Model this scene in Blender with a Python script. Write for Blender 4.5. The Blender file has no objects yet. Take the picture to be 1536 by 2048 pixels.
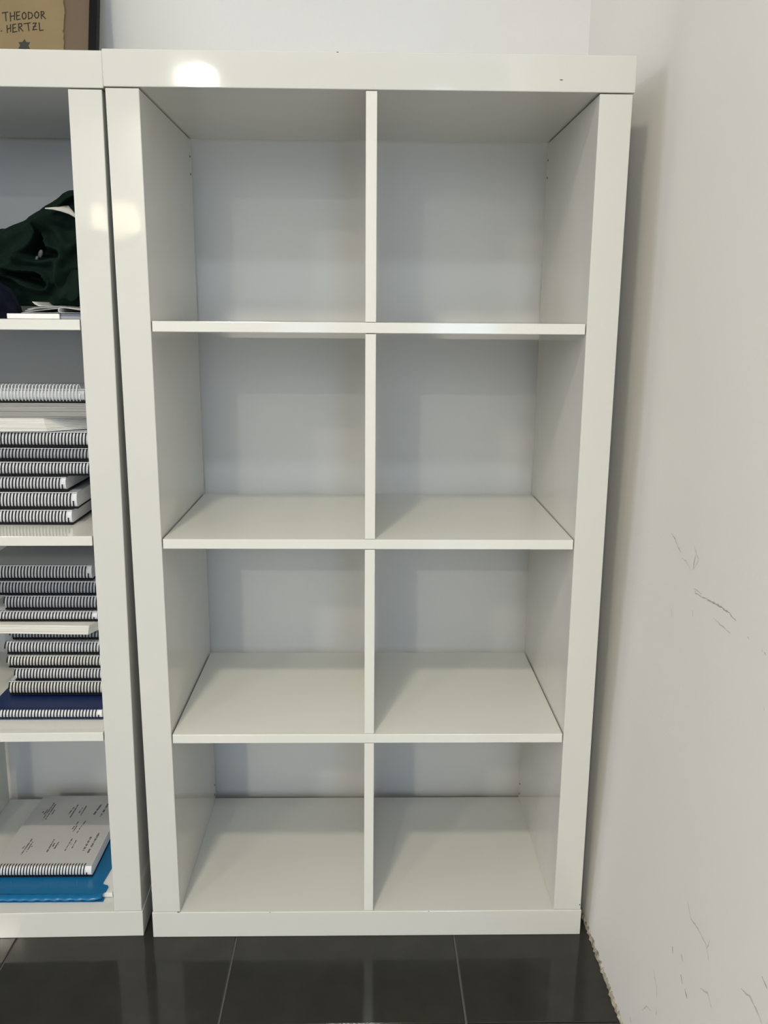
import bpy, bmesh, math, random
from mathutils import Vector, Matrix
random.seed(7)
S = bpy.context.scene
COL = S.collection

# ------------------------------------------------------------------ camera
cam_d = bpy.data.cameras.new('camera')
cam = bpy.data.objects.new('camera', cam_d); COL.objects.link(cam)
YAW, PITCH, ROLL = 0.0205, -0.2206, 0.0073
fwd = Vector((math.sin(YAW)*math.cos(PITCH), math.cos(YAW)*math.cos(PITCH), math.sin(PITCH)))
rgt = Vector((math.cos(YAW), -math.sin(YAW), 0)); upv = rgt.cross(fwd)
r2 = rgt*math.cos(ROLL) + upv*math.sin(ROLL); u2 = upv*math.cos(ROLL) - rgt*math.sin(ROLL)
M = Matrix((r2, u2, -fwd)).transposed().to_4x4(); M.translation = Vector((.3907, -1.4073, 1.1201))
cam.matrix_world = M
cam_d.sensor_fit = 'VERTICAL'; cam_d.sensor_height = 36.0; cam_d.lens = 1747.3/2048*36.0
cam_d.clip_start = .02
S.camera = cam

# ------------------------------------------------------------------ world, exposure, daylight
w = bpy.data.worlds.new('sky'); S.world = w; w.use_nodes = True
w.node_tree.nodes['Background'].inputs[0].default_value = (.62, .78, 1, 1)
w.node_tree.nodes['Background'].inputs[1].default_value = .6
S.view_settings.view_transform = 'Standard'; S.view_settings.look = 'None'
S.view_settings.gamma = 1; S.view_settings.use_curve_mapping = False
S.view_settings.exposure = -0.12
CEIL = 2.85
# daylight standing in the two window openings of the wall behind the camera: x0, x1, z0, z1, watts
WIN = [(-.32, .10, .3, 2.72, 13), (.82, 1.48, .3, 2.72, 36)]
FRONT_Y = -5.4
# unseen window added in the left wall to brighten the right wall: y0, y1, z0, z1, watts
SIDE_FILL = (-5.0, -1.6, .9, 2.4, 88)
LEFT_X = -5.0
l = bpy.data.lights.new('window_daylight', 'AREA'); l.shape = 'RECTANGLE'  # fill light for the added left window
l.size = SIDE_FILL[3]-SIDE_FILL[2]; l.size_y = SIDE_FILL[1]-SIDE_FILL[0]; l.energy = SIDE_FILL[4]; l.color = (.94, .94, 1)
o = bpy.data.objects.new('window_daylight', l); COL.objects.link(o)
o.location = (LEFT_X-.12, (SIDE_FILL[0]+SIDE_FILL[1])/2, (SIDE_FILL[2]+SIDE_FILL[3])/2); o.rotation_euler = (0, math.radians(-90), 0)
for x0, x1, z0, z1, p in WIN:
    l = bpy.data.lights.new('window_daylight', 'AREA'); l.shape = 'RECTANGLE'
    l.size = x1-x0; l.size_y = z1-z0; l.energy = p; l.color = (.50, .74, 1)
    o = bpy.data.objects.new('window_daylight', l); COL.objects.link(o)
    o.location = ((x0+x1)/2, FRONT_Y-.12, (z0+z1)/2); o.rotation_euler = (math.radians(90), 0, 0)
# ceiling lamps: x, y, watts; the last one is an added fill lamp
LAMPS = [(-.17, -1.82, 32.5, .18, 0), (-1.88, -3.62, 42, .22, 0), (-.76, -5.0, 78, .125, .18), (.35, -2.65, 19, .30, 0)]
LAMP_COL = [(1, .90, .71), (1, .90, .72), (1, .96, .80), (.88, .96, 1)]

# ------------------------------------------------------------------ helpers
MATS = {}
def mat(name, col, rough=.5, spec=.5, bump=None, var=None, coat=0, metal=0, sheen=0, trans=0, alpha=1):
    """bump = (scale, strength, distance, detail); var = (scale, amount) mild noise variation of the colour"""
    if name in MATS: return MATS[name]
    m = bpy.data.materials.new(name); m.use_nodes = True
    nt = m.node_tree; b = nt.nodes['Principled BSDF']
    b.inputs['Base Color'].default_value = (*col, 1); b.inputs['Roughness'].default_value = rough
    b.inputs['Specular IOR Level'].default_value = spec; b.inputs['Metallic'].default_value = metal
    b.inputs['Coat Weight'].default_value = coat; b.inputs['Coat Roughness'].default_value = .03
    b.inputs['Sheen Weight'].default_value = sheen
    b.inputs['Transmission Weight'].default_value = trans; b.inputs['Alpha'].default_value = alpha
    tc = nt.nodes.new('ShaderNodeTexCoord')
    if bump:
        n = nt.nodes.new('ShaderNodeTexNoise'); n.inputs['Scale'].default_value = bump[0]
        n.inputs['Detail'].default_value = bump[3]
        bp = nt.nodes.new('ShaderNodeBump'); bp.inputs['Strength'].default_value = bump[1]; bp.inputs['Distance'].default_value = bump[2]
        nt.links.new(tc.outputs['Object'], n.inputs['Vector']); nt.links.new(n.outputs['Fac'], bp.inputs['Height'])
        nt.links.new(bp.outputs['Normal'], b.inputs['Normal'])
    if var:
        n = nt.nodes.new('ShaderNodeTexNoise'); n.inputs['Scale'].default_value = var[0]; n.inputs['Detail'].default_value = 6
        if len(var) > 2:
            mp = nt.nodes.new('ShaderNodeMapping'); mp.inputs['Scale'].default_value = var[2]
            nt.links.new(tc.outputs['Object'], mp.inputs['Vector']); nt.links.new(mp.outputs['Vector'], n.inputs['Vector'])
        else: nt.links.new(tc.outputs['Object'], n.inputs['Vector'])
        r = nt.nodes.new('ShaderNodeValToRGB'); a = var[1]
        r.color_ramp.elements[0].position = .3; r.color_ramp.elements[1].position = .7
        r.color_ramp.elements[0].color = (*[c*(1-a) for c in col], 1); r.color_ramp.elements[1].color = (*[min(1, c*(1+a)) for c in col], 1)
        nt.links.new(n.outputs['Fac'], r.inputs['Fac']); nt.links.new(r.outputs['Color'], b.inputs['Base Color'])
    MATS[name] = m
    return m

lacquer = mat('white_lacquer', (.705, .70, .66), .05, .5, bump=(7, .32, .0035, 1.5))
lacq_lit = mat('white_lacquer_lit', (.80, .795, .74), .10, .5, bump=(4, .12, .003, 0))  # same lacquer, lightened so shelves and dividers look more brightly lit
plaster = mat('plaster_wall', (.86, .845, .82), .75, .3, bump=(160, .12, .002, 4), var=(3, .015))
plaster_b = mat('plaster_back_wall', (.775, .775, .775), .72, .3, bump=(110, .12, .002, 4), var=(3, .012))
ceil_m = mat('ceiling_paint', (.75, .75, .74), .9)
tile_m = mat('charcoal_tile', (.031, .031, .027), .09, .28, bump=(350, .03, .001, 3), var=(14, .12))
grout_m = mat('grout', (.15, .145, .13), .9)
black_m = mat('black_plastic', (.004, .004, .005), .5, .3)
page_m = mat('page_edges', (.80, .80, .83), .8, .2, var=(60, .10, (.15, .15, 14)))
page_w = mat('page_edges_warm', (.80, .78, .72), .8, .2, var=(60, .14, (.15, .15, 14)))
clear_m = mat('pale_plastic', (.72, .74, .78), .25)

def link(name, me, m, parent=None):
    o = bpy.data.objects.new(name, me); COL.objects.link(o)
    if m is not None and not me.materials: me.materials.append(m)
    if parent is not None: o.parent = parent
    return o
def from_bm(name, bm, m, parent=None, smooth=False):
    bmesh.ops.recalc_face_normals(bm, faces=bm.faces)
    me = bpy.data.meshes.new(name); bm.to_mesh(me); bm.free()
    if smooth:
        for p in me.polygons: p.use_smooth = True
    return link(name, me, m, parent)
def add_box(bm, x0, x1, y0, y1, z0, z1, bev=0, seg=1):
    r = bmesh.ops.create_cube(bm, size=1); vs = r['verts']
    bmesh.ops.scale(bm, vec=(x1-x0, y1-y0, z1-z0), verts=vs)
    bmesh.ops.translate(bm, vec=((x0+x1)/2, (y0+y1)/2, (z0+z1)/2), verts=vs)
    if bev:
        es = list({e for v in vs for e in v.link_edges})
        bmesh.ops.bevel(bm, geom=es, offset=bev, segments=seg, affect='EDGES', profile=.5)
def box(name, x0, x1, y0, y1, z0, z1, m, parent=None, bev=0, seg=1):
    bm = bmesh.new(); add_box(bm, x0, x1, y0, y1, z0, z1, bev, seg)
    return from_bm(name, bm, m, parent)
def add_prism(bm, pts, z0, z1):
    a = [bm.verts.new((x, y, z0)) for x, y in pts]; b = [bm.verts.new((x, y, z1)) for x, y in pts]
    n = len(pts)
    bm.faces.new(a[::-1]); bm.faces.new(b)
    for i in range(n): bm.faces.new((a[i], a[(i+1) % n], b[(i+1) % n], b[i]))
def add_tube(bm, pts, r, n=6, close=False):
    pts = [Vector(p) for p in pts]; rings = []
    N = len(pts); prev = None
    for i, p in enumerate(pts):
        if close: t = pts[(i+1) % N] - pts[i-1]
        else: t = pts[min(i+1, N-1)] - pts[max(i-1, 0)]
        t.normalize()
        a = prev if prev is not None else (Vector((0, 0, 1)) if abs(t.z) < .9 else Vector((1, 0, 0)))
        u = (a - t*a.dot(t)).normalized(); v = t.cross(u); prev = u
        rr = r[i] if isinstance(r, (list, tuple)) else r
        rings.append([bm.verts.new(p + (u*math.cos(k*2*math.pi/n) + v*math.sin(k*2*math.pi/n))*rr) for k in range(n)])
    for i in range(N if close else N-1):
        A, B = rings[i], rings[(i+1) % N]
        for k in range(n): bm.faces.new((A[k], A[(k+1) % n], B[(k+1) % n], B[k]))
    if not close: bm.faces.new(rings[0][::-1]); bm.faces.new(rings[-1])
def empty(name, loc=(0, 0, 0), rz=0):
    o = bpy.data.objects.new(name, None); COL.objects.link(o)
    o.location = loc; o.rotation_euler = (0, 0, rz); o.empty_display_size = .05
    return o
def tag(o, label, cat, group=None):
    o['label'] = label; o['category'] = cat
    if group: o['group'] = group
    return o
def struct(o, label=None, cat=None):
    o['kind'] = 'structure'
    if label: o['label'] = label
    if cat: o['category'] = cat
    return o

# ------------------------------------------------------------------ the room
BACK_Y = .425
def wall_x(y, z):                                # the right wall is out of true: it leans out with height, less so near the corner
    g = .041*math.sin(math.pi/2*max(0, min(1, z/1.25)))
    t = max(0, min(1, y/.425)); t = t*t*(3-2*t)
    return .8075 + g*(1-.78*t)
RIGHT_X, WING_Y = 3.2, -1.75
fl = struct(box('floor', LEFT_X, RIGHT_X, FRONT_Y, BACK_Y+.1, -.08, -.0035, grout_m), 'dark charcoal tiled floor with thin pale grout lines', 'floor')
TS, GX, GY, G = .402, .153, -.207, .0017
tile_meshes = {}
far_bm = bmesh.new()
for i in range(-13, 8):
    for j in range(-17, 2):
        x0, x1 = GX+i*TS+G, GX+(i+1)*TS-G; y0, y1 = GY+j*TS+G, GY+(j+1)*TS-G
        x0 = max(x0, LEFT_X); y0 = max(y0, FRONT_Y); y1 = min(y1, BACK_Y-.001)
        if y1 > WING_Y-.1: x1 = min(x1, .8055)
        x1 = min(x1, RIGHT_X)
        if x1-x0 < .01 or y1-y0 < .01: continue
        if -5 <= i <= 1 and -4 <= j:
            key = (round(x1-x0, 4), round(y1-y0, 4))
            if key not in tile_meshes:
                t = box('tile', -key[0]/2, key[0]/2, -key[1]/2, key[1]/2, -.009, 0, tile_m, fl, .0008)
                tile_meshes[key] = t.data
            else: t = link('tile', tile_meshes[key], tile_m, fl)
            t.location = ((x0+x1)/2, (y0+y1)/2, random.uniform(-.0002, 0))
        else: add_box(far_bm, x0, x1, y0, y1, -.009, 0)
ft = from_bm('tile_field', far_bm, tile_m, fl); ft['kind'] = 'stuff'

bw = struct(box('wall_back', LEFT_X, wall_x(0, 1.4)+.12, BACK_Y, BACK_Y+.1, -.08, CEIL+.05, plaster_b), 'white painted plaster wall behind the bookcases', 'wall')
bm = bmesh.new()
ys = [WING_Y, -1.2, -.7, -.3] + [k*.0425 for k in range(0, 11)] + [.525]; zs = [-.08, 0] + [k*.1 for k in range(1, 15)] + [1.8, 2.3, CEIL+.05]
gf = [[bm.verts.new((wall_x(y, z), y, z)) for z in zs] for y in ys]; gb = [[bm.verts.new((.99, y, z)) for z in zs] for y in ys]
for i in range(len(ys)-1):
    for j in range(len(zs)-1):
        bm.faces.new((gf[i][j], gf[i][j+1], gf[i+1][j+1], gf[i+1][j])); bm.faces.new((gb[i][j], gb[i+1][j], gb[i+1][j+1], gb[i][j+1]))
    for j in (0, -1): bm.faces.new((gf[i][j], gf[i+1][j], gb[i+1][j], gb[i][j]))
for i in (0, -1):
    for j in range(len(zs)-1): bm.faces.new((gf[i][j], gf[i][j+1], gb[i][j+1], gb[i][j]))
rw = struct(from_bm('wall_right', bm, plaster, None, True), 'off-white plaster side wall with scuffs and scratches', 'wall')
struct(box('wall_return', .99, RIGHT_X, WING_Y, WING_Y+.12, -.08, CEIL+.05, plaster))
struct(box('wall_far_right', RIGHT_X, RIGHT_X+.1, FRONT_Y, WING_Y+.12, -.08, CEIL+.05, plaster))
bm = bmesh.new()
for y0, y1, z0, z1 in ((FRONT_Y-.1, SIDE_FILL[0], -.08, CEIL+.05), (SIDE_FILL[1], BACK_Y+.1, -.08, CEIL+.05), (SIDE_FILL[0], SIDE_FILL[1], -.08, SIDE_FILL[2]), (SIDE_FILL[0], SIDE_FILL[1], SIDE_FILL[3], CEIL+.05)): add_box(bm, LEFT_X-.1, LEFT_X, y0, y1, z0, z1)
struct(from_bm('wall_left', bm, plaster))
bm = bmesh.new()
for a in (SIDE_FILL[0], SIDE_FILL[0]+1.1, SIDE_FILL[0]+2.2, SIDE_FILL[1]-.04): add_box(bm, LEFT_X-.07, LEFT_X-.03, a, a+.04, SIDE_FILL[2], SIDE_FILL[3])
for a in (SIDE_FILL[2], SIDE_FILL[3]-.04): add_box(bm, LEFT_X-.068, LEFT_X-.032, SIDE_FILL[0]+.04, SIDE_FILL[1]-.04, a, a+.04)
struct(from_bm('window_3', bm, mat('window_frame', (.6, .6, .6), .4)))  # frame of the added left window
struct(box('ceiling', LEFT_X-.1, RIGHT_X+.1, FRONT_Y-.1, BACK_Y+.1, CEIL, CEIL+.1, ceil_m))
bm = bmesh.new()
xs = [LEFT_X] + [c for W in WIN for c in W[:2]] + [RIGHT_X]
for k in range(len(xs)-1):
    if k % 2 == 0: add_box(bm, xs[k], xs[k+1], FRONT_Y-.1, FRONT_Y, -.08, CEIL)
    else:
        add_box(bm, xs[k], xs[k+1], FRONT_Y-.1, FRONT_Y, -.08, WIN[0][2]); add_box(bm, xs[k], xs[k+1], FRONT_Y-.1, FRONT_Y, WIN[0][3], CEIL)
struct(from_bm('wall_front', bm, plaster))
for n, (x0, x1, z0, z1, p) in enumerate(WIN):
    bm = bmesh.new()
    for a in (x0, (x0+x1)/2-.02, x1-.04): add_box(bm, a, a+.04, FRONT_Y-.07, FRONT_Y-.03, z0, z1)
    for a in (z0, z1-.04): add_box(bm, x0+.04, x1-.04, FRONT_Y-.068, FRONT_Y-.032, a, a+.04)
    struct(from_bm('window_%d' % (n+1), bm, mat('window_frame', (.6, .6, .6), .4)))

# scuffs and scratches on the right wall: y, z in millimetres
scuff_m = mat('grey_scuff', (.46, .445, .43), .8, .2)
scuff_l = mat('faint_scuff', (.62, .60, .585), .8, .2)
scuff_w = mat('white_fleck', (.9, .9, .88), .8, .2)
def scuff(pts, wd, m):
    bm = bmesh.new(); P = [Vector((a/1000, b/1000)) for a, b in pts]
    fine = []
    for k in range(len(P)-1):
        n = max(2, int((P[k+1]-P[k]).length/.004))
        for i in range(n): fine.append(P[k].lerp(P[k+1], i/n))
    fine.append(P[-1]); L = len(fine); A, B = [], []
    for i, p in enumerate(fine):
        t = (fine[min(i+1, L-1)] - fine[max(i-1, 0)]).normalized(); nrm = Vector((-t.y, t.x))
        h = wd/2*(.25+.75*math.sin(math.pi*(i+.5)/L))*random.uniform(.4, 1.3)
        j = nrm*random.uniform(-.0007, .0007)
        for lst, q in ((A, p+nrm*h+j), (B, p-nrm*h+j)): lst.append(bm.verts.new((wall_x(q.x, q.y)-.0003, q.x, q.y)))
    for i in range(L-1): bm.faces.new((A[i], A[i+1], B[i+1], B[i]))
    from_bm('scuff_mark', bm, m, rw)
for p in [[(-161, 810), (-177, 805), (-191, 798), (-206, 792)], [(-211, 786), (-228, 786), (-250, 778)], [(-249, 816), (-272, 800), (-259, 783)],
          [(-259, 803), (-257, 781)], [(-269, 758), (-296, 759)], [(-269, 758), (-275, 754), (-297, 755)], [(-271, 728), (-276, 720)],
          [(-442, 754), (-447, 753)], [(-481, 755), (-482, 750)], [(-487, 753), (-492, 751)], [(-502, 694), (-506, 690)]]: scuff(p, .0016, scuff_m if p[0][1] in (803, 758, 810) else scuff_l)
scuff([(-297, 756), (-347, 762), (-382, 764), (-408, 761)], .0026, scuff_m)
for p in [[(-343, 742), (-374, 741), (-397, 741)], [(-196, 703), (-198, 692)], [(-380, 354), (-398, 340), (-417, 343), (-445, 343), (-454, 341), (-465, 329)], [(-458, 355), (-455, 341)],
          [(-304, 182), (-313, 174), (-324, 167), (-329, 154)], [(-333, 141), (-335, 129)], [(-283, 92), (-298, 112), (-315, 119)], [(-453, 279), (-475, 291), (-491, 283)]]: scuff(p, .0022, scuff_l)
for p in [[(-355, 262), (-359, 254)], [(-385, 275), (-393, 269)], [(-393, 249), (-402, 242)], [(-411, 242), (-422, 237)], [(-588, 413), (-603, 410)], [(-242, 41), (-250, 37)]]: scuff(p, .0032, scuff_m)
scuff([(-550, 364), (-572, 372), (-587, 371), (-604, 367)], .003, scuff_l)
scuff([(-264, 614), (-268, 609)], .003, scuff_w)
# crumbling plaster along the foot of the right wall
bm = bmesh.new(); rows = []
y = .10
while y > -.75:
    h = random.uniform(.004, .012); d = random.uniform(.0015, .005)
    rows.append([bm.verts.new(c) for c in ((wall_x(y, 0)-d, y, 0.0005), (wall_x(y, 0)-d*random.uniform(.4, .9), y, h*.5), (wall_x(y, h)+.001, y, h*1.2), (wall_x(y, 0)+.002, y, 0.0005))])
    y -= random.uniform(.003, .008)
for a, b in zip(rows, rows[1:]):
    for k in range(4): bm.faces.new((a[k], a[(k+1) % 4], b[(k+1) % 4], b[k]))
bm.faces.new(rows[0]); bm.faces.new(rows[-1][::-1])
cr = from_bm('chipped_edge', bm, mat('crumbled_plaster', (.42, .38, .31), .95, .1, bump=(220, .6, .004, 4), var=(90, .5)), rw)

# ceiling lamps, the cool one added as fill for the compartments
for n, (x, y, p, dia, drop) in enumerate(LAMPS):
    lamp = tag(empty('ceiling_lamp', (x, y, CEIL-drop)), ['small warm round ceiling lamp above the bookcases', 'round ceiling lamp off to the side of the room', 'round lamp hung below the ceiling near the windows', 'wide cool white fill lamp added to the ceiling in the middle of the room'][n], 'lamp')
    bm = bmesh.new(); h_ = dia/2; R = [(h_, 0), (h_+.035, 0), (h_+.035, -.012), (h_+.02, -.02), (h_+.005, -.012), (h_, 0)]
    K = 32; rings = [[bm.verts.new((r*math.cos(k*2*math.pi/K), r*math.sin(k*2*math.pi/K), z)) for k in range(K)] for r, z in R]
    for a, b in zip(rings, rings[1:]):
        for k in range(K): bm.faces.new((a[k], a[(k+1) % K], b[(k+1) % K], b[k]))
    if drop:
        bm2 = bmesh.new(); bmesh.ops.create_cone(bm2, cap_ends=True, segments=24, radius1=h_+.03, radius2=.03, depth=drop-.01)
        bmesh.ops.translate(bm2, verts=bm2.verts, vec=(0, 0, (drop-.01)/2+.004)); from_bm('lamp_body', bm2, mat('lamp_metal', (.6, .6, .6), .35), lamp)
    from_bm('trim_ring', bm, mat('lamp_metal', (.6, .6, .6), .35), lamp, True)
    l = bpy.data.lights.new('lamp_light', 'AREA'); l.shape = 'DISK'; l.size = dia; l.energy = p; l.color = LAMP_COL[n]
    lo = bpy.data.objects.new('lamp_light', l); COL.objects.link(lo); lo.location = (0, 0, -.006); lo.parent = lamp

# a lit lamp on the wall behind the camera, seen only as a warm gleam in the lacquer
wl = tag(empty('wall_lamp', (-1.42, FRONT_Y, 1.66)), 'small warm wall lamp with rounded shade on the window wall', 'lamp')
box('back_plate', -.07, .07, .0005, .02, 0, .34, mat('lamp_metal', (.6, .6, .6), .35), wl, .004)
gl = bpy.data.materials.new('glowing_shade'); gl.use_nodes = True
gb_ = gl.node_tree.nodes['Principled BSDF']; gb_.inputs['Base Color'].default_value = (.9, .85, .7, 1); gb_.inputs['Emission Color'].default_value = (1, .86, .58, 1); gb_.inputs['Emission Strength'].default_value = 8
box('shade', -.07, .07, .02, .10, .06, .27, gl, wl, .03, 3)

# ------------------------------------------------------------------ bookcases
BH, BD, BT, BWID, ST = 1.5, .39, .0515, .79, .0165
dark_m = mat('dark_chip_and_hole', (.03, .028, .025), .8)
def bookcase(name, loc, rz, shear, shelf_tops, H, dot):
    root = empty(name, loc, rz)
    def fix(o):
        for vv in o.data.vertices: vv.co.x += shear*vv.co.z
        return o
    Wd = BWID
    fix(box('bottom_panel', 0, Wd, 0, BD, 0, BT, lacquer, root, .0012, 2))
    fix(box('top_panel', -.0005, Wd+.0015, 0, BD, H-BT, H, lacquer, root, .0012, 2))
    a = fix(box('side_panel', .0015, BT, .0005, BD, BT+.0006, H-BT-.0018, lacquer, root, .0012, 2))
    b = fix(box('side_panel', Wd-BT, Wd-.0015, .0005, BD, BT+.0006, H-BT-.0018, lacquer, root, .0012, 2))
    mid = Wd/2 + .0015
    tops = [H-BT] + shelf_tops + [BT]
    for k, z in enumerate(shelf_tops):
        fix(box('shelf', BT+.0019, Wd-BT-.0019, .0008, .381, z-ST, z, lacq_lit, root, .0009, 2))
    for k in range(4):
        hi = tops[k] - (ST if k else 0); lo = tops[k+1]
        fix(box('divider', mid-.0085, mid+.0085, .0012, .383, lo+.0006, hi-.0012, lacq_lit, root, .0009, 2))
    if dot:
        for px, side in ((BT, 1), (Wd-BT, -1)):
            for z in (1.415, 1.383, .092, .068):
                bm = bmesh.new(); bmesh.ops.create_cone(bm, cap_ends=True, segments=10, radius1=.0022, radius2=.0022, depth=.0008)
                bmesh.ops.rotate(bm, verts=bm.verts, matrix=Matrix.Rotation(math.pi/2, 3, 'Y'))
                bmesh.ops.translate(bm, verts=bm.verts, vec=(px+side*.0002, .376, z))
                from_bm('peg_hole_shade', bm, dark_m, a if side > 0 else b)  # dark disc paints the shade inside a peg hole, no recess cut
        for x, z, w_, h_, par in ((.6795, 1.4657, .006, .0014, root), (.346, 1.4995, .004, .0012, root), (.2155, .0508, .002, .0016, root), (.5075, .0509, .002, .0016, root), (.0485, .0525, .006, .002, root), (.786, .063, .002, .003, root)):
            bm = bmesh.new(); bmesh.ops.create_icosphere(bm, subdivisions=1, radius=1)
            bmesh.ops.scale(bm, vec=(w_/2, .0005, h_/2), verts=bm.verts); bmesh.ops.translate(bm, vec=(x, 0, z), verts=bm.verts)
            from_bm('chip', bm, dark_m, root)
    return root
main = tag(bookcase('bookcase', (0, 0, 0), 0, 0, [1.1100, .7570, .4050], 1.5005, True), 'empty glossy white bookcase with eight open square compartments beside the scuffed wall', 'bookcase')
LX, LSH = -.0186, .0107
LZ = [1.1115, .7610, .4080]
left = tag(bookcase('bookcase', (LX-.79*math.cos(.0154), .004-.79*math.sin(.0154), 0), .0154, LSH, LZ, 1.4990, False), 'glossy white bookcase holding a dark jacket, coil-bound booklets and a blue folder', 'bookcase')

# ------------------------------------------------------------------ framed picture on the left bookcase
pic = tag(empty('framed_picture', (0, .29, 1.5052)), 'black-framed kraft paper sheet with hand lettering, leaning on the wall atop the filled bookcase', 'picture')
pic.rotation_euler = (-math.radians(16), 0, 0)
PX1, PX0, PH = -.097, -.417, .42
bm = bmesh.new(); fw = .0138
add_box(bm, PX1-fw, PX1, 0, .02, 0, PH, .0008); add_box(bm, PX0, PX0+fw, 0, .02, 0, PH, .0008)
add_box(bm, PX0+fw, PX1-fw, 0, .02, 0, fw, .0008); add_box(bm, PX0+fw, PX1-fw, 0, .02, PH-fw, PH, .0008)
from_bm('frame', bm, mat('black_frame', (.005, .005, .006), .65, .15), pic)
box('mat_board', PX0+fw, PX1-fw, .008, .012, fw, PH-fw, mat('brown_mat', (.165, .122, .085), .85, .2, bump=(300, .1, .001, 3)), pic)
kraft = mat('kraft_paper', (.275, .208, .115), .85, .2, bump=(260, .15, .001, 4), var=(18, .05))
edge = [(-159.4, 179.6), (-159.6, 169.8), (-157.1, 161.1), (-156.5, 150.5), (-157.4, 142.7), (-157.9, 131), (-157.4, 123.3), (-159.5, 117.5), (-156.7, 112.7), (-158.1, 104.9), (-156, 98.2), (-157, 89.5)]
edge = [(-158+random.uniform(-1.5, 1.5), z) for z in range(385, 184, -9)] + edge + [(-157.5+random.uniform(-1.5, 1.5), z) for z in range(82, 30, -8)]
bm = bmesh.new(); pl = [(x/1000, z/1000) for x, z in edge] + [(-.385, .034), (-.385, .385)]
a = [bm.verts.new((x, .0068, z)) for x, z in pl]; b = [bm.verts.new((x, .0078, z)) for x, z in pl]
bm.faces.new(a); bm.faces.new(b[::-1])
for i in range(len(pl)): bm.faces.new((a[i-1], a[i], b[i], b[i-1]))
paper = from_bm('paper_sheet', bm, kraft, pic)
bm = bmesh.new(); add_tube(bm, [(x/1000+.0012, .0066, z/1000) for x, z in edge], .0005, 5)
from_bm('torn_edge', bm, mat('torn_fibre', (.16, .12, .075), .9), paper)
STROKES = [[(-268.1,156.2),(-257.9,158.1)],[(-262.2,157.4),(-260.6,141.6)],[(-253.6,157.2),(-252.5,141.3)],[(-245.9,158.8),(-245.9,143.7)],[(-253.1,149.8),(-246.1,151.5)],[(-242.5,158.5),(-241.8,144.2)],[(-242.5,158.1),(-236.6,159.0)],[(-242.0,151.5),(-237.2,152.4)],[(-241.8,144.2),(-235.1,145.4)],[(-228.8,158.3),(-231.7,155.2),(-232.3,150.1),(-230.3,145.9),(-227.4,145.5),(-225.2,149.4),(-225.7,155.3),(-228.8,158.3)],[(-221.4,158.4),(-220.7,145.6)],[(-221.4,158.4),(-215.8,157.0),(-213.4,152.7),(-215.2,148.0),(-220.7,145.6)],[(-206.5,159.8),(-209.4,157.1),(-210.1,152.0),(-207.7,147.8),(-204.8,147.8),(-202.6,151.7),(-203.1,157.1),(-206.5,159.8)],[(-198.7,159.9),(-197.7,146.8)],[(-198.7,159.9),(-194.3,159.6),(-193.1,156.1),(-197.8,153.0)],[(-196.3,153.0),(-190.2,146.5)],[(-258.9,133.1),(-257.8,119.5)],[(-252.7,135.1),(-251.9,121.2)],[(-258.0,126.5),(-252.1,128.5)],[(-248.6,135.2),(-247.9,120.8)],[(-248.6,134.8),(-243.1,136.0)],[(-248.0,128.2),(-243.3,129.4)],[(-247.9,120.8),(-240.8,122.1)],[(-238.3,136.5),(-237.1,122.5)],[(-238.3,136.5),(-233.1,136.9),(-232.2,132.7),(-237.0,129.5)],[(-235.8,129.5),(-230.1,123.0)],[(-228.6,136.6),(-217.2,138.7)],[(-221.6,137.9),(-219.4,123.6)],[(-213.0,137.6),(-206.8,138.5),(-212.7,125.6),(-205.0,126.5)],[(-212.1,131.4),(-207.0,132.3)],[(-201.6,138.9),(-200.1,124.6),(-193.8,125.5)],[(-269.0,122.5),(-267.9,122.9)]]
bm = bmesh.new()
for st in STROKES:
    pts = [Vector((x/1000, z/1000-.0058)) for x, z in st]
    for p0, p1 in zip(pts, pts[1:]):
        d = (p1-p0); t = d.normalized(); nn = Vector((-t.y, t.x))*.00105
        c = [p0-t*.0006+nn, p1+t*.0006+nn*.85, p1+t*.0006-nn*.85, p0-t*.0006-nn]
        f = [bm.verts.new((q.x, .0066, q.y)) for q in c]; g = [bm.verts.new((q.x, .0069, q.y)) for q in c]
        bm.faces.new(f); bm.faces.new(g[::-1])
        for k in range(4): bm.faces.new((f[k-1], f[k], g[k], g[k-1]))
from_bm('lettering', bm, mat('charcoal_ink', (.022, .018, .013), .8), paper)
bm = bmesh.new(); cx, cz, rr = -.227, .0905, .0122
pts = [(cx+(rr if k % 2 == 0 else rr*.60)*math.sin(k*math.pi/6), cz+(rr if k % 2 == 0 else rr*.60)*math.cos(k*math.pi/6)) for k in range(12)]
f = [bm.verts.new((x, .0066, z)) for x, z in pts]; g = [bm.verts.new((x, .0069, z)) for x, z in pts]
bm.faces.new(f); bm.faces.new(g[::-1])
for k in range(12): bm.faces.new((f[k-1], f[k], g[k], g[k-1]))
from_bm('star', bm, mat('grey_ink', (.045, .043, .038), .8), paper)

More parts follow.
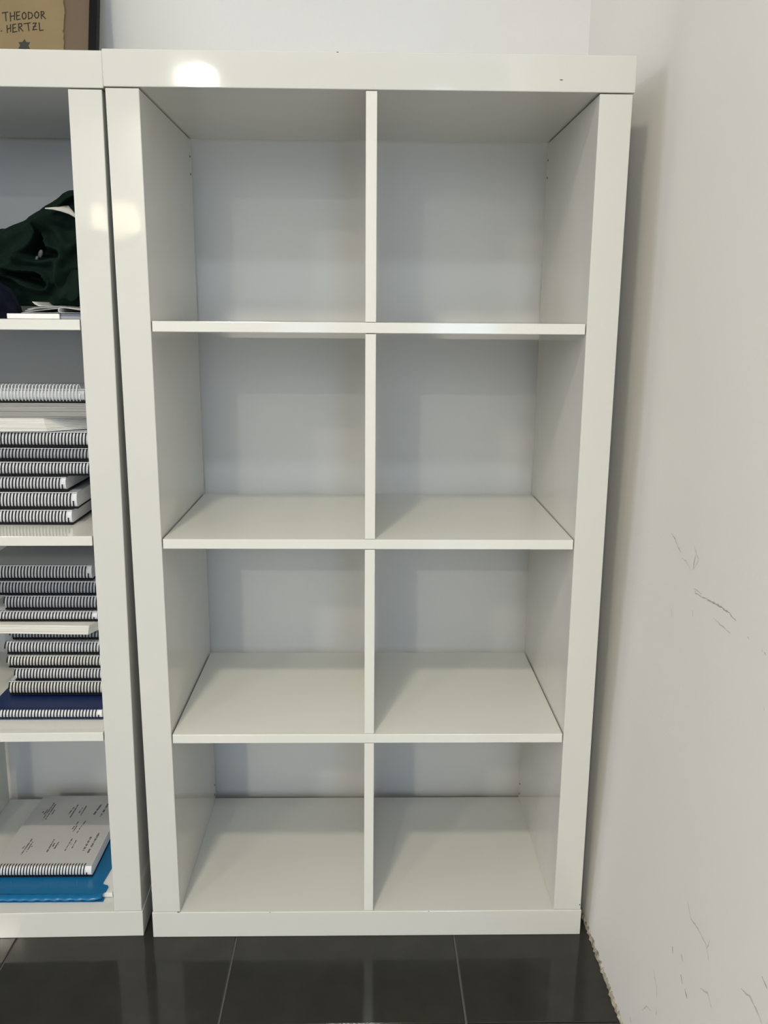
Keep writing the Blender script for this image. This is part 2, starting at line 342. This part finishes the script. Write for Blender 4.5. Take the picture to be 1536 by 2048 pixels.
# ------------------------------------------------------------------ coil-bound booklets
def coil_mesh(L, sz, sy, r, pitch, lead):
    """helix along x round an ellipse (sy, sz) centred on y = sy-.0015"""
    bm = bmesh.new(); n = 14; turns = int((L+lead)/pitch); pts = []
    for i in range(turns*n+1):
        a = 2*math.pi*i/n
        pts.append((-L/2-lead+i*pitch/n, sy-.0016-sy*math.cos(a), sz*math.sin(a)))
    add_tube(bm, pts, r, 4)
    return bm
def coil_book(z0, th, xl, yf, label, group, L=.205, D=.148, coil=black_m, cover=None, pages=page_m, rz=0, lead=0, back=black_m, backt=.0028, fill=1):
    root = tag(empty('coil_notebook', (xl+L/2, yf, z0), rz), label, 'notebook', group)
    S_ = th - .0006
    box('back_cover', -L/2, L/2, .002, D, .0008, .0008+backt, back, root, .0004)
    box('front_cover', -L/2, L/2, .0025, D, S_*fill-.0022, S_*fill-.0008, cover or clear_m, root, .0004)
    pz0, pz1 = .0008+backt+.0002, S_*fill-.0024
    bm = bmesh.new(); c = (pz0+pz1)/2; h = (pz1-pz0)/2; prof = []
    for k in range(9):
        a = math.pi/2 - math.pi*k/8
        prof.append((.0062-.0060*math.cos(a), c+h*math.sin(a)))
    prof += [(D-.002, pz0), (D-.002, pz1)]
    A = [bm.verts.new((-L/2+.001, y, z)) for y, z in prof]; B = [bm.verts.new((L/2-.001, y, z)) for y, z in prof]
    bm.faces.new(A); bm.faces.new(B[::-1])
    for k in range(len(prof)): bm.faces.new((A[k-1], A[k], B[k], B[k-1]))
    from_bm('pages', bm, pages, root)
    o = from_bm('coil', coil_mesh(L-.010, S_/2-.0011, .0078, .00105, .0057, lead), coil, root, True)
    o.location = (0, 0, S_/2+.0002)
    return root
clear_coil = mat('clear_coil', (.85, .86, .88), .2)
G2 = 'coil-bound booklets stacked under loose papers'
z = LZ[1]+.0002
stack2 = [(.0278, -.325, .080, 0, 'lowest black-coil booklet of the stack topped by a clear-coil notebook'),
          (.0310, -.315, .081, .01, 'second black-coil booklet up in the stack topped by a clear-coil notebook'),
          (.0270, -.332, .083, -.008, 'third black-coil booklet up, its rings ending short of the side panel'),
          (.0262, -.279, .080, .004, 'fourth black-coil booklet up in the stack topped by a clear-coil notebook'),
          (.0240, -.276, .082, 0, 'fifth black-coil booklet up, greyer than those around it'),
          (.0280, -.281, .080, -.004, 'uppermost black-coil booklet directly under the fanned loose papers')]
grey_pages = mat('page_edges_grey', (.50, .52, .57), .8, .2, var=(60, .10, (.15, .15, 14)))
for k, (th, xl, yf, rz, lab) in enumerate(stack2):
    coil_book(z, th, xl, yf, lab, G2, rz=rz, pages=grey_pages if k == 4 else page_m); z += th
# fanned bundle of loose papers, then a flat paper stack, then the clear-coil notebook
fan = tag(empty('paper_bundle', (0, 0, z)), 'fanned bundle of loose white papers lying on the uppermost black-coil booklet', 'papers')
for k in range(8):
    o_ = k*.0012; zz = k*.0028
    bm = bmesh.new(); add_prism(bm, [(-.300, .074+random.uniform(-.002, .002)), (-.151-o_*.6, .079+random.uniform(-.001, .001)), (-.088, .122+o_), (-.085, .240), (-.300, .240)], zz, zz+.0026)
    from_bm('paper_sheaf', bm, page_w if k % 3 else mat('paper', (.78, .78, .77), .85, .2), fan)
z += .0228
st = tag(empty('paper_stack', (0, 0, z)), 'flat stack of grey loose papers under the clear-coil notebook', 'papers')
grey_paper = mat('grey_paper_edges', (.37, .365, .355), .85, .2, var=(50, .35, (.1, .1, 16)))
for k in range(9):
    zz = k*.0028; bm = bmesh.new(); j = random.uniform(-.002, .002)
    add_prism(bm, [(-.300, .078+j), (-.078+j*.4, .079-j), (-.078+j*.4, .235), (-.300, .235)], zz, zz+.0026)
    from_bm('paper_sheaf', bm, grey_paper, st)
z += .0254
top = coil_book(z, .0325, -.2955, .078, 'clear-coil notebook lying on top of the grey loose papers', G2, coil=clear_coil, L=.212, pages=mat('page_edges_pale', (.60, .61, .64), .8, .2, var=(60, .15, (.15, .15, 14))), back=black_m, fill=.74)

z = LZ[2]+.0002
navy_c = mat('navy_cover', (.006, .022, .105), .35, bump=(500, .1, .0005, 2))
coil_book(z, .0222, -.287, .051, 'coil-bound booklet with navy blue cover lying at the bottom of its stack', 'coil-bound booklets stacked on the navy booklet', cover=navy_c, back=navy_c, pages=mat('page_edges_white', (.86, .86, .90), .8, .2, var=(60, .08, (.15, .15, 14))))
z += .0222
G3 = 'coil-bound booklets stacked on the navy booklet'
stack3 = [(.0290, -.268, .106, 0, .004, 'black-coil booklet lying directly on the navy covered booklet'),
          (.0262, -.255, .105, .003, .004, 'second black-coil booklet above the navy covered booklet'),
          (.0250, -.264, .103, 0, .006, 'third black-coil booklet above the navy covered booklet'),
          (.0262, -.266, .106, -.004, .007, 'fourth black-coil booklet above the navy booklet, loose coil end poking out'),
          (.0216, -.256, .112, .002, .008, 'black-coil booklet directly under the thin unbound brochure'),
          None,
          (.0205, -.300, .102, 0, 0, 'thinnest black-coil booklet, directly on the thin unbound brochure'),
          (.0285, -.262, .106, -.002, .005, 'second black-coil booklet above the thin unbound brochure'),
          (.0275, -.283, .104, .003, 0, 'third black-coil booklet above the thin unbound brochure'),
          (.0295, -.306, .106, 0, 0, 'topmost black-coil booklet of the stack on the navy booklet')]
for k, e in enumerate(stack3):
    if e is None:
        br = tag(empty('brochure', (0, 0, z+.0002)), 'thin unbound brochure with cream page edges between black-coil booklets', 'booklet')
        br.rotation_euler = (0, 0, 0)
        for q in range(4):
            bm = bmesh.new(); add_prism(bm, [(-.310, .092), (-.108+q*.0006, .084+q*.0005), (-.0925, .118), (-.0925, .225), (-.310, .225)], q*.0042, q*.0042+.0040)
            from_bm('page_section', bm, page_w, br)
        z += .0172
        continue
    th, xl, yf, rz, ld, lab = e
    coil_book(z, th, xl, yf, lab, G3, rz=rz, lead=ld, L=min(.205, -.0715-xl), pages=page_w if k in (2, 0) else (grey_pages if k in (4, 7, 8) else page_m)); z += th

# ------------------------------------------------------------------ blue folder and the printed booklet on it
Z4 = BT
blue = mat('blue_plastic', (.005, .14, .33), .25, .5, bump=(40, .15, .002, 2))
fold = tag(empty('plastic_folder', (0, 0, Z4+.0003)), 'bright blue plastic folder with white papers showing at its notched corner', 'folder')
box('back_flap', -.328, -.0975, .030, .330, 0, .0014, blue, fold, .0005)
box('paper_sheets', -.322, -.0835, .043, .322, .0016, .0108, mat('paper', (.78, .78, .77), .85, .2), fold)
bm = bmesh.new(); add_prism(bm, [(-.328, .040), (-.102, .038), (-.0955, .044), (-.0945, .057), (-.0975, .0625), (-.1065, .066), (-.1085, .071), (-.104, .125), (-.099, .330), (-.328, .330)], .0110, .0124)
from_bm('front_flap', bm, blue, fold)
bm = bmesh.new(); prof = []
for k in range(9):
    a = math.pi/2 + math.pi*k/8
    prof.append((.040+.014*math.cos(a)*(1 if k < 5 else .8), .0062+.0060*math.sin(a)))
A, B = [], []
nn = 40
rows = []
for i in range(nn+1):
    x = -.328 + (.328-.1)*i/nn; wob = .0012*math.sin(i*1.7)+random.uniform(-.0004, .0004)
    taper = 0 if i < nn-1 else .004*(i-nn+2)
    rows.append([(bm.verts.new((x, y_+wob*(1 if y_ < .039 else 0)+taper*(1 if y_ < .035 else 0), z_))) for y_, z_ in prof])
for a, b in zip(rows, rows[1:]):
    for k in range(len(prof)-1): bm.faces.new((a[k], a[k+1], b[k+1], b[k]))
o = from_bm('folded_edge', bm, blue, fold, True)
sm = o.modifiers.new('thickness', 'SOLIDIFY'); sm.thickness = .0008
# printed booklet
BZ, BTH = Z4+.0003+.0126, .0255
bx0, bx1, by0, by1 = -.319, -.1335, .084, .352
bk = tag(empty('printed_booklet', ((bx0+bx1)/2, by0, BZ)), 'pale grey coil-bound booklet with printed cover lying on the blue plastic folder', 'notebook')
hw = (bx1-bx0)/2; DD = by1-by0
box('back_cover', -hw, hw, .003, DD, .0008, .0030, black_m, bk, .0004)
bm = bmesh.new(); pz0, pz1 = .0032, BTH-.0020; prof = []
for k in range(9):
    a = math.pi/2 - math.pi*k/8
    prof.append((.0075-.0072*math.cos(a), (pz0+pz1)/2+(pz1-pz0)/2*math.sin(a)))
prof += [(DD-.001, pz0), (DD-.001, pz1-.009), (DD*.53, pz1-.0016), (DD*.52, pz1-.0002)]
A = [bm.verts.new((-hw+.0008, y, z)) for y, z in prof]; B = [bm.verts.new((hw-.0008, y, z)) for y, z in prof]
bm.faces.new(A); bm.faces.new(B[::-1])
for k in range(len(prof)): bm.faces.new((A[k-1], A[k], B[k], B[k-1]))
from_bm('pages', bm, mat('page_edges_white', (.86, .86, .90)), bk)
def cover_z(y): return BTH-.0012 - (max(0, y-DD*.53)*.052)
bm = bmesh.new(); prof = [(.004, cover_z(.004)), (DD*.53, cover_z(0)), (DD*.53+.0002, cover_z(0)-.0014), (DD, cover_z(DD)-.0014)]
prof = prof + [(y, z-.0007) for y, z in prof[::-1]]
A = [bm.verts.new((-hw, y, z)) for y, z in prof]; B = [bm.verts.new((hw, y, z)) for y, z in prof]
bm.faces.new(A); bm.faces.new(B[::-1])
for k in range(len(prof)): bm.faces.new((A[k-1], A[k], B[k], B[k-1]))
cov = from_bm('front_cover', bm, mat('grey_card', (.56, .555, .55), .55, .35, bump=(200, .08, .001, 3)), bk)
TXT = [[(-286,244),(-286,321)],[(-280,250),(-281,315)],[(-274,272),(-274,293)],[(-290,271),(-290,292)],[(-296,278),(-295,284)],[(-239,267),(-237,302)],[(-231,257),(-232,313)],[(-219,273),(-218,299)],[(-212,267),(-212,308)],[(-185,270),(-182,313)],[(-169,261),(-168,317)],[(-211,208),(-208,241)],[(-206,200),(-205,231)],[(-197,197),(-194,245)],[(-282,122),(-280,177)],[(-287,144),(-285,153)],[(-275,133),(-275,167)],[(-271,149),(-270,153)],[(-235,132),(-235,175)],[(-230,150),(-230,162)],[(-224,143),(-223,166)],[(-220,156),(-218,157)],[(-201,136),(-200,178)],[(-196,158),(-194,160)],[(-190,144),(-190,172)],[(-165,136),(-164,184)],[(-154,126),(-152,196)]]
bm = bmesh.new()
for (x0, y0), (x1, y1) in TXT:
    big = x0 > -190; n = max(1, int(abs(y1-y0)/(2.6 if big else 1.9))); hh = .0024 if big else .0016
    for i in range(n):
        if random.random() < .14 and n > 5: continue
        ya = (y0+(y1-y0)*i/n)/1000-by0+.0002; yb = (y0+(y1-y0)*(i+random.uniform(.62, .9))/n)/1000-by0
        xc = (x0+(x1-x0)*i/n)/1000-(bx0+bx1)/2; k = random.uniform(.6, 1)
        if abs((ya+yb)/2-DD*.53) < .0022: continue
        vv = [bm.verts.new((xc+sx*hh*k, yy, cover_z(yy)+.0002-(.0014 if yy > DD*.53 else 0))) for sx, yy in ((-1, ya), (1, ya), (1, yb), (-1, yb))]
        bm.faces.new(vv)
from_bm('printed_text', bm, mat('print_ink', (.05, .05, .055), .7), cov)['kind'] = 'stuff'
o = from_bm('coil', coil_mesh(2*hw-.014, BTH/2-.0008, .0095, .00095, .0057, 0), black_m, bk, True); o.location = (-.002, 0, BTH/2+.0002)

# ------------------------------------------------------------------ garments and papers in the top compartment of the left bookcase
green = mat('green_cloth', (.0042, .0135, .0095), .9, .15, bump=(700, .25, .001, 2))
navy = mat('navy_cloth', (.0025, .004, .012), .9, .15, bump=(500, .25, .001, 2))
def seg_dist(p, a, b):
    d = b-a; t = max(0, min(1, (p-a).dot(d)/max(d.length_squared, 1e-9))); return (p-(a+d*t)).length
def poly_in(p, poly):
    c = False; n = len(poly)
    for i in range(n):
        a, b = poly[i], poly[i-1]
        if (a.y > p.y) != (b.y > p.y) and p.x < (b.x-a.x)*(p.y-a.y)/(b.y-a.y)+a.x: c = not c
    return c
V2 = lambda l: [Vector((x/1000, z/1000)) for x, z in l]
def cloth_blob(name, m, outline, z_base, y_front, y_back, folds, hollows, parent, nx=84, nz=96, noise=.002):
    """a crumpled heap: closed volume over the outline, its front modelled by ridges and hollows"""
    xa, xb = outline[0][0]/1000, outline[-1][0]/1000
    def top(x):
        for (a, za), (b, zb) in zip(outline, outline[1:]):
            if a/1000 <= x <= b/1000+1e-9: return (za+(zb-za)*(x*1000-a)/(b-a))/1000
        return outline[-1][1]/1000
    F = [(V2(l), amp, wd) for l, amp, wd in folds]; Hh = [(V2(l), dep, wd) for l, dep, wd in hollows]
    bm = bmesh.new(); front, back = [], []
    for i in range(nx+1):
        x = xa+(xb-xa)*i/nx; zt = top(x); fr, bk_ = [], []
        for j in range(nz+1):
            t = j/nz; z = z_base+(zt-z_base)*t; p = Vector((x, z))
            y = y_front + .020*(1-math.sqrt(max(0, 1-((t-.35)/.65)**2 if t > .35 else 1)))*2.2
            y += .006*math.sin(x*95+z*40)+.004*math.sin(z*130-x*60)
            for l, amp, wd in F:
                d = min(seg_dist(p, a, b) for a, b in zip(l, l[1:]))
                y -= amp*math.exp(-(d/wd)**2)
            for l, dep, wd in Hh:
                d = min(seg_dist(p, l[k-1], l[k]) for k in range(len(l)))
                if poly_in(p, l): y += dep*min(1, d/wd)**.7
            y += random.uniform(-noise, noise)*.25
            y = min(y, y_back-.012)
            fr.append(bm.verts.new((x, y, z))); bk_.append(bm.verts.new((x, y_back-.01*(t**6), z)))
        front.append(fr); back.append(bk_)
    for i in range(nx):
        for j in range(nz):
            bm.faces.new((front[i][j], front[i+1][j], front[i+1][j+1], front[i][j+1]))
            bm.faces.new((back[i][j], back[i][j+1], back[i+1][j+1], back[i+1][j]))
        bm.faces.new((front[i][0], back[i][0], back[i+1][0], front[i+1][0]))
        bm.faces.new((front[i][nz], front[i+1][nz], back[i+1][nz], back[i][nz]))
    for i in (0, nx):
        for j in range(nz): bm.faces.new((front[i][j], front[i][j+1], back[i][j+1], back[i][j]))
    return from_bm(name, bm, m, parent, True)
zsh = LZ[0]
jk = tag(empty('jacket', (0, 0, zsh)), 'crumpled dark green jacket stuffed in the top compartment with a pale lining showing', 'jacket')
jk.location.z = 0
outl = [(-346, 1232), (-315, 1249), (-274, 1258), (-231, 1261), (-220, 1260), (-208, 1267), (-185, 1279), (-183, 1282), (-172, 1286), (-160, 1291), (-153, 1299), (-140, 1309), (-123, 1319), (-112, 1323), (-104, 1324), (-80, 1322), (-66, 1313)]
cloth_blob('jacket_body', green, outl, zsh+.0225, .118, .300,
    [([(-149, 1263), (-187, 1217), (-211, 1190)], .016, .010), ([(-149, 1263), (-137, 1228), (-114, 1221)], .020, .008), ([(-149, 1264), (-126, 1257), (-109, 1233), (-113, 1221)], .018, .008),
     ([(-211, 1193), (-195, 1189), (-162, 1188), (-152, 1183), (-143, 1169), (-148, 1160), (-158, 1159), (-180, 1168), (-201, 1179), (-230, 1186)], .022, .006),
     ([(-187, 1214), (-174, 1205), (-155, 1203), (-132, 1207), (-113, 1208)], .018, .008), ([(-230, 1245), (-190, 1262), (-150, 1284)], .010, .012),
     ([(-97, 1230), (-110, 1208), (-120, 1195), (-124, 1173)], .022, .007), ([(-124, 1150), (-110, 1185), (-98, 1195), (-80, 1193)], .018, .012), ([(-132, 1287), (-105, 1292), (-83, 1275)], .012, .006)],
    [([(-149, 1263), (-187, 1217), (-174, 1207), (-155, 1206), (-132, 1209), (-113, 1210), (-115, 1221), (-137, 1228)], .05, .012),
     ([(-211, 1193), (-195, 1189), (-162, 1188), (-152, 1183), (-143, 1169), (-148, 1160), (-158, 1159), (-180, 1168), (-201, 1179), (-212, 1182)], .045, .008),
     ([(-132, 1287), (-126, 1300), (-100, 1314), (-80, 1312), (-80, 1285), (-98, 1291), (-112, 1292)], .03, .006)], jk)
# hanging flap with a pointed hem
bm = bmesh.new(); pf = V2([(-100, 1195), (-112, 1176), (-118, 1160), (-124, 1141), (-117, 1143), (-109, 1143), (-106, 1137), (-97, 1140), (-86, 1146), (-82, 1170), (-83, 1194)])
c_ = sum(pf, Vector((0, 0)))/len(pf)
def flap_y(p): return .096 + .006*math.sin((p.x+.12)*130) + .05*(p.y-1.14)
ra = [bm.verts.new((p.x, flap_y(p), p.y)) for p in pf]; mid_ = [bm.verts.new((p.x*.5+c_.x*.5, flap_y(p.lerp(c_, .5))-.004, p.y*.5+c_.y*.5)) for p in pf]; cc = bm.verts.new((c_.x, flap_y(c_)-.005, c_.y))
for k in range(len(pf)): bm.faces.new((ra[k-1], ra[k], mid_[k], mid_[k-1])); bm.faces.new((mid_[k-1], mid_[k], cc))
o = from_bm('hem_flap', bm, green, jk, True); o.modifiers.new('t', 'SOLIDIFY').thickness = .002; o.modifiers.new('s', 'SUBSURF').render_levels = 1
# pale lining
lin = V2([(-132, 1287), (-119, 1290), (-105, 1292), (-98, 1291), (-89, 1283), (-80, 1272)]); low = V2([(-132, 1286.5), (-120, 1285.5), (-107, 1282.5), (-94, 1278.5), (-86, 1274.5), (-80, 1271)])
bm = bmesh.new(); A = [bm.verts.new((p.x, .104+.010*math.sin(k), p.y+.0015)) for k, p in enumerate(lin)]; B = [bm.verts.new((p.x, .092, p.y)) for p in low]; Cc = [bm.verts.new(((p.x+q.x)/2, .094, (p.y+q.y)/2+.001)) for p, q in zip(lin, low)]
for k in range(len(lin)-1): bm.faces.new((A[k], A[k+1], Cc[k+1], Cc[k])); bm.faces.new((Cc[k], Cc[k+1], B[k+1], B[k]))
o = from_bm('lining', bm, mat('pale_lining', (.52, .51, .47), .8, .2, bump=(300, .2, .001, 3)), jk, True); o.modifiers.new('t', 'SOLIDIFY').thickness = .0015
for x, z, w_, h_ in ((-156, 1218, .0040, .0070), (-163, 1210, .0028, .0045)):
    bm = bmesh.new(); bmesh.ops.create_uvsphere(bm, u_segments=14, v_segments=8, radius=1)
    bmesh.ops.scale(bm, vec=(w_, .0025, h_), verts=bm.verts); bmesh.ops.rotate(bm, verts=bm.verts, matrix=Matrix.Rotation(.35, 3, 'Y')); bmesh.ops.translate(bm, vec=(x/1000, .125, z/1000), verts=bm.verts)
    from_bm('button', bm, mat('button_grey', (.09, .095, .095), .5), jk, True)
ng = tag(empty('folded_garment', (0, 0, 0)), 'dark navy folded garment lying under the green jacket', 'garment')
cloth_blob('garment_body', navy, [(-345, 1150), (-320, 1168), (-280, 1176), (-240, 1178), (-217, 1175), (-203, 1165), (-193, 1159), (-187, 1148), (-183, 1138), (-180, 1122)], zsh+.0006, .074, .0935,
    [([(-300, 1150), (-230, 1165), (-200, 1150)], .012, .012), ([(-290, 1130), (-215, 1140), (-190, 1128)], .012, .010), ([(-218, 1172), (-204, 1160)], .010, .006)], [], ng, 50, 40)
# papers at the shelf edge
wb = box('booklet', -.183, -.100, .030, .160, zsh+.0004, zsh+.0085, mat('paper_white', (.86, .86, .86), .7, .3), None, .0006)
tag(wb, 'small white booklet lying at the shelf edge under the folded newspaper', 'booklet')
mg = tag(empty('magazine', (0, 0, zsh)), 'thin blue-grey magazine between white booklet and folded newspaper', 'magazine')
mag = mat('magazine_edge', (.34, .36, .42), .6, .3, var=(60, .15, (.1, .1, 20)))
mg.location.z = zsh+.0004
box('lower_pages', -.0985, -.0655, .032, .18, 0, .0050, mag, mg, .0004); box('upper_pages', -.0985, -.0655, .034, .18, .0052, .0080, mag, mg, .0004)
np_ = tag(empty('newspaper', (0, 0, zsh+.0088)), 'folded grey newspaper with curled corner lying below the green jacket', 'newspaper')
news = mat('newsprint', (.58, .58, .575), .9, .15, var=(45, .12, (.3, .3, 12)))
def sheet(name, prof, y0, y1, th):
    """a curled sheet: x-z profile in mm swept along y"""
    bm = bmesh.new(); rows = []
    for k in range(5):
        y = y0+(y1-y0)*k/4
        rows.append([bm.verts.new((x/1000, y+.0006*math.sin(i), z/1000)) for i, (x, z) in enumerate(prof)])
    for a, b in zip(rows, rows[1:]):
        for i in range(len(prof)-1): bm.faces.new((a[i], a[i+1], b[i+1], b[i]))
    o = from_bm(name, bm, news, np_, True); o.modifiers.new('t', 'SOLIDIFY').thickness = th
    return o
sheet('folded_leaf', [(-160, .9), (-150, 2.6), (-135, 5), (-118, 7), (-104, 8.2), (-99, 7.5), (-97.5, 5), (-99, 2), (-104, 1), (-130, .9), (-155, .8)], .030, .15, .0006)
sheet('outer_fold', [(-66, .8), (-80, .9), (-95, .8), (-98.6, 2), (-99.5, 5), (-98, 8.5), (-94, 10), (-80, 8.5), (-66, 6)], .024, .15, .0008)
sheet('inner_leaf', [(-155, 4.4), (-140, 8), (-120, 9), (-100, 9.6)], .034, .15, .0006)
sheet('torn_leaf', [(-152, 7), (-140, 9.6), (-120, 10.2), (-96, 11)], .036, .15, .0006)
sheet('curled_corner', [(-145, 18), (-141, 14), (-135, 11.2), (-120, 10.9), (-100, 11.6)], .040, .13, .0006)
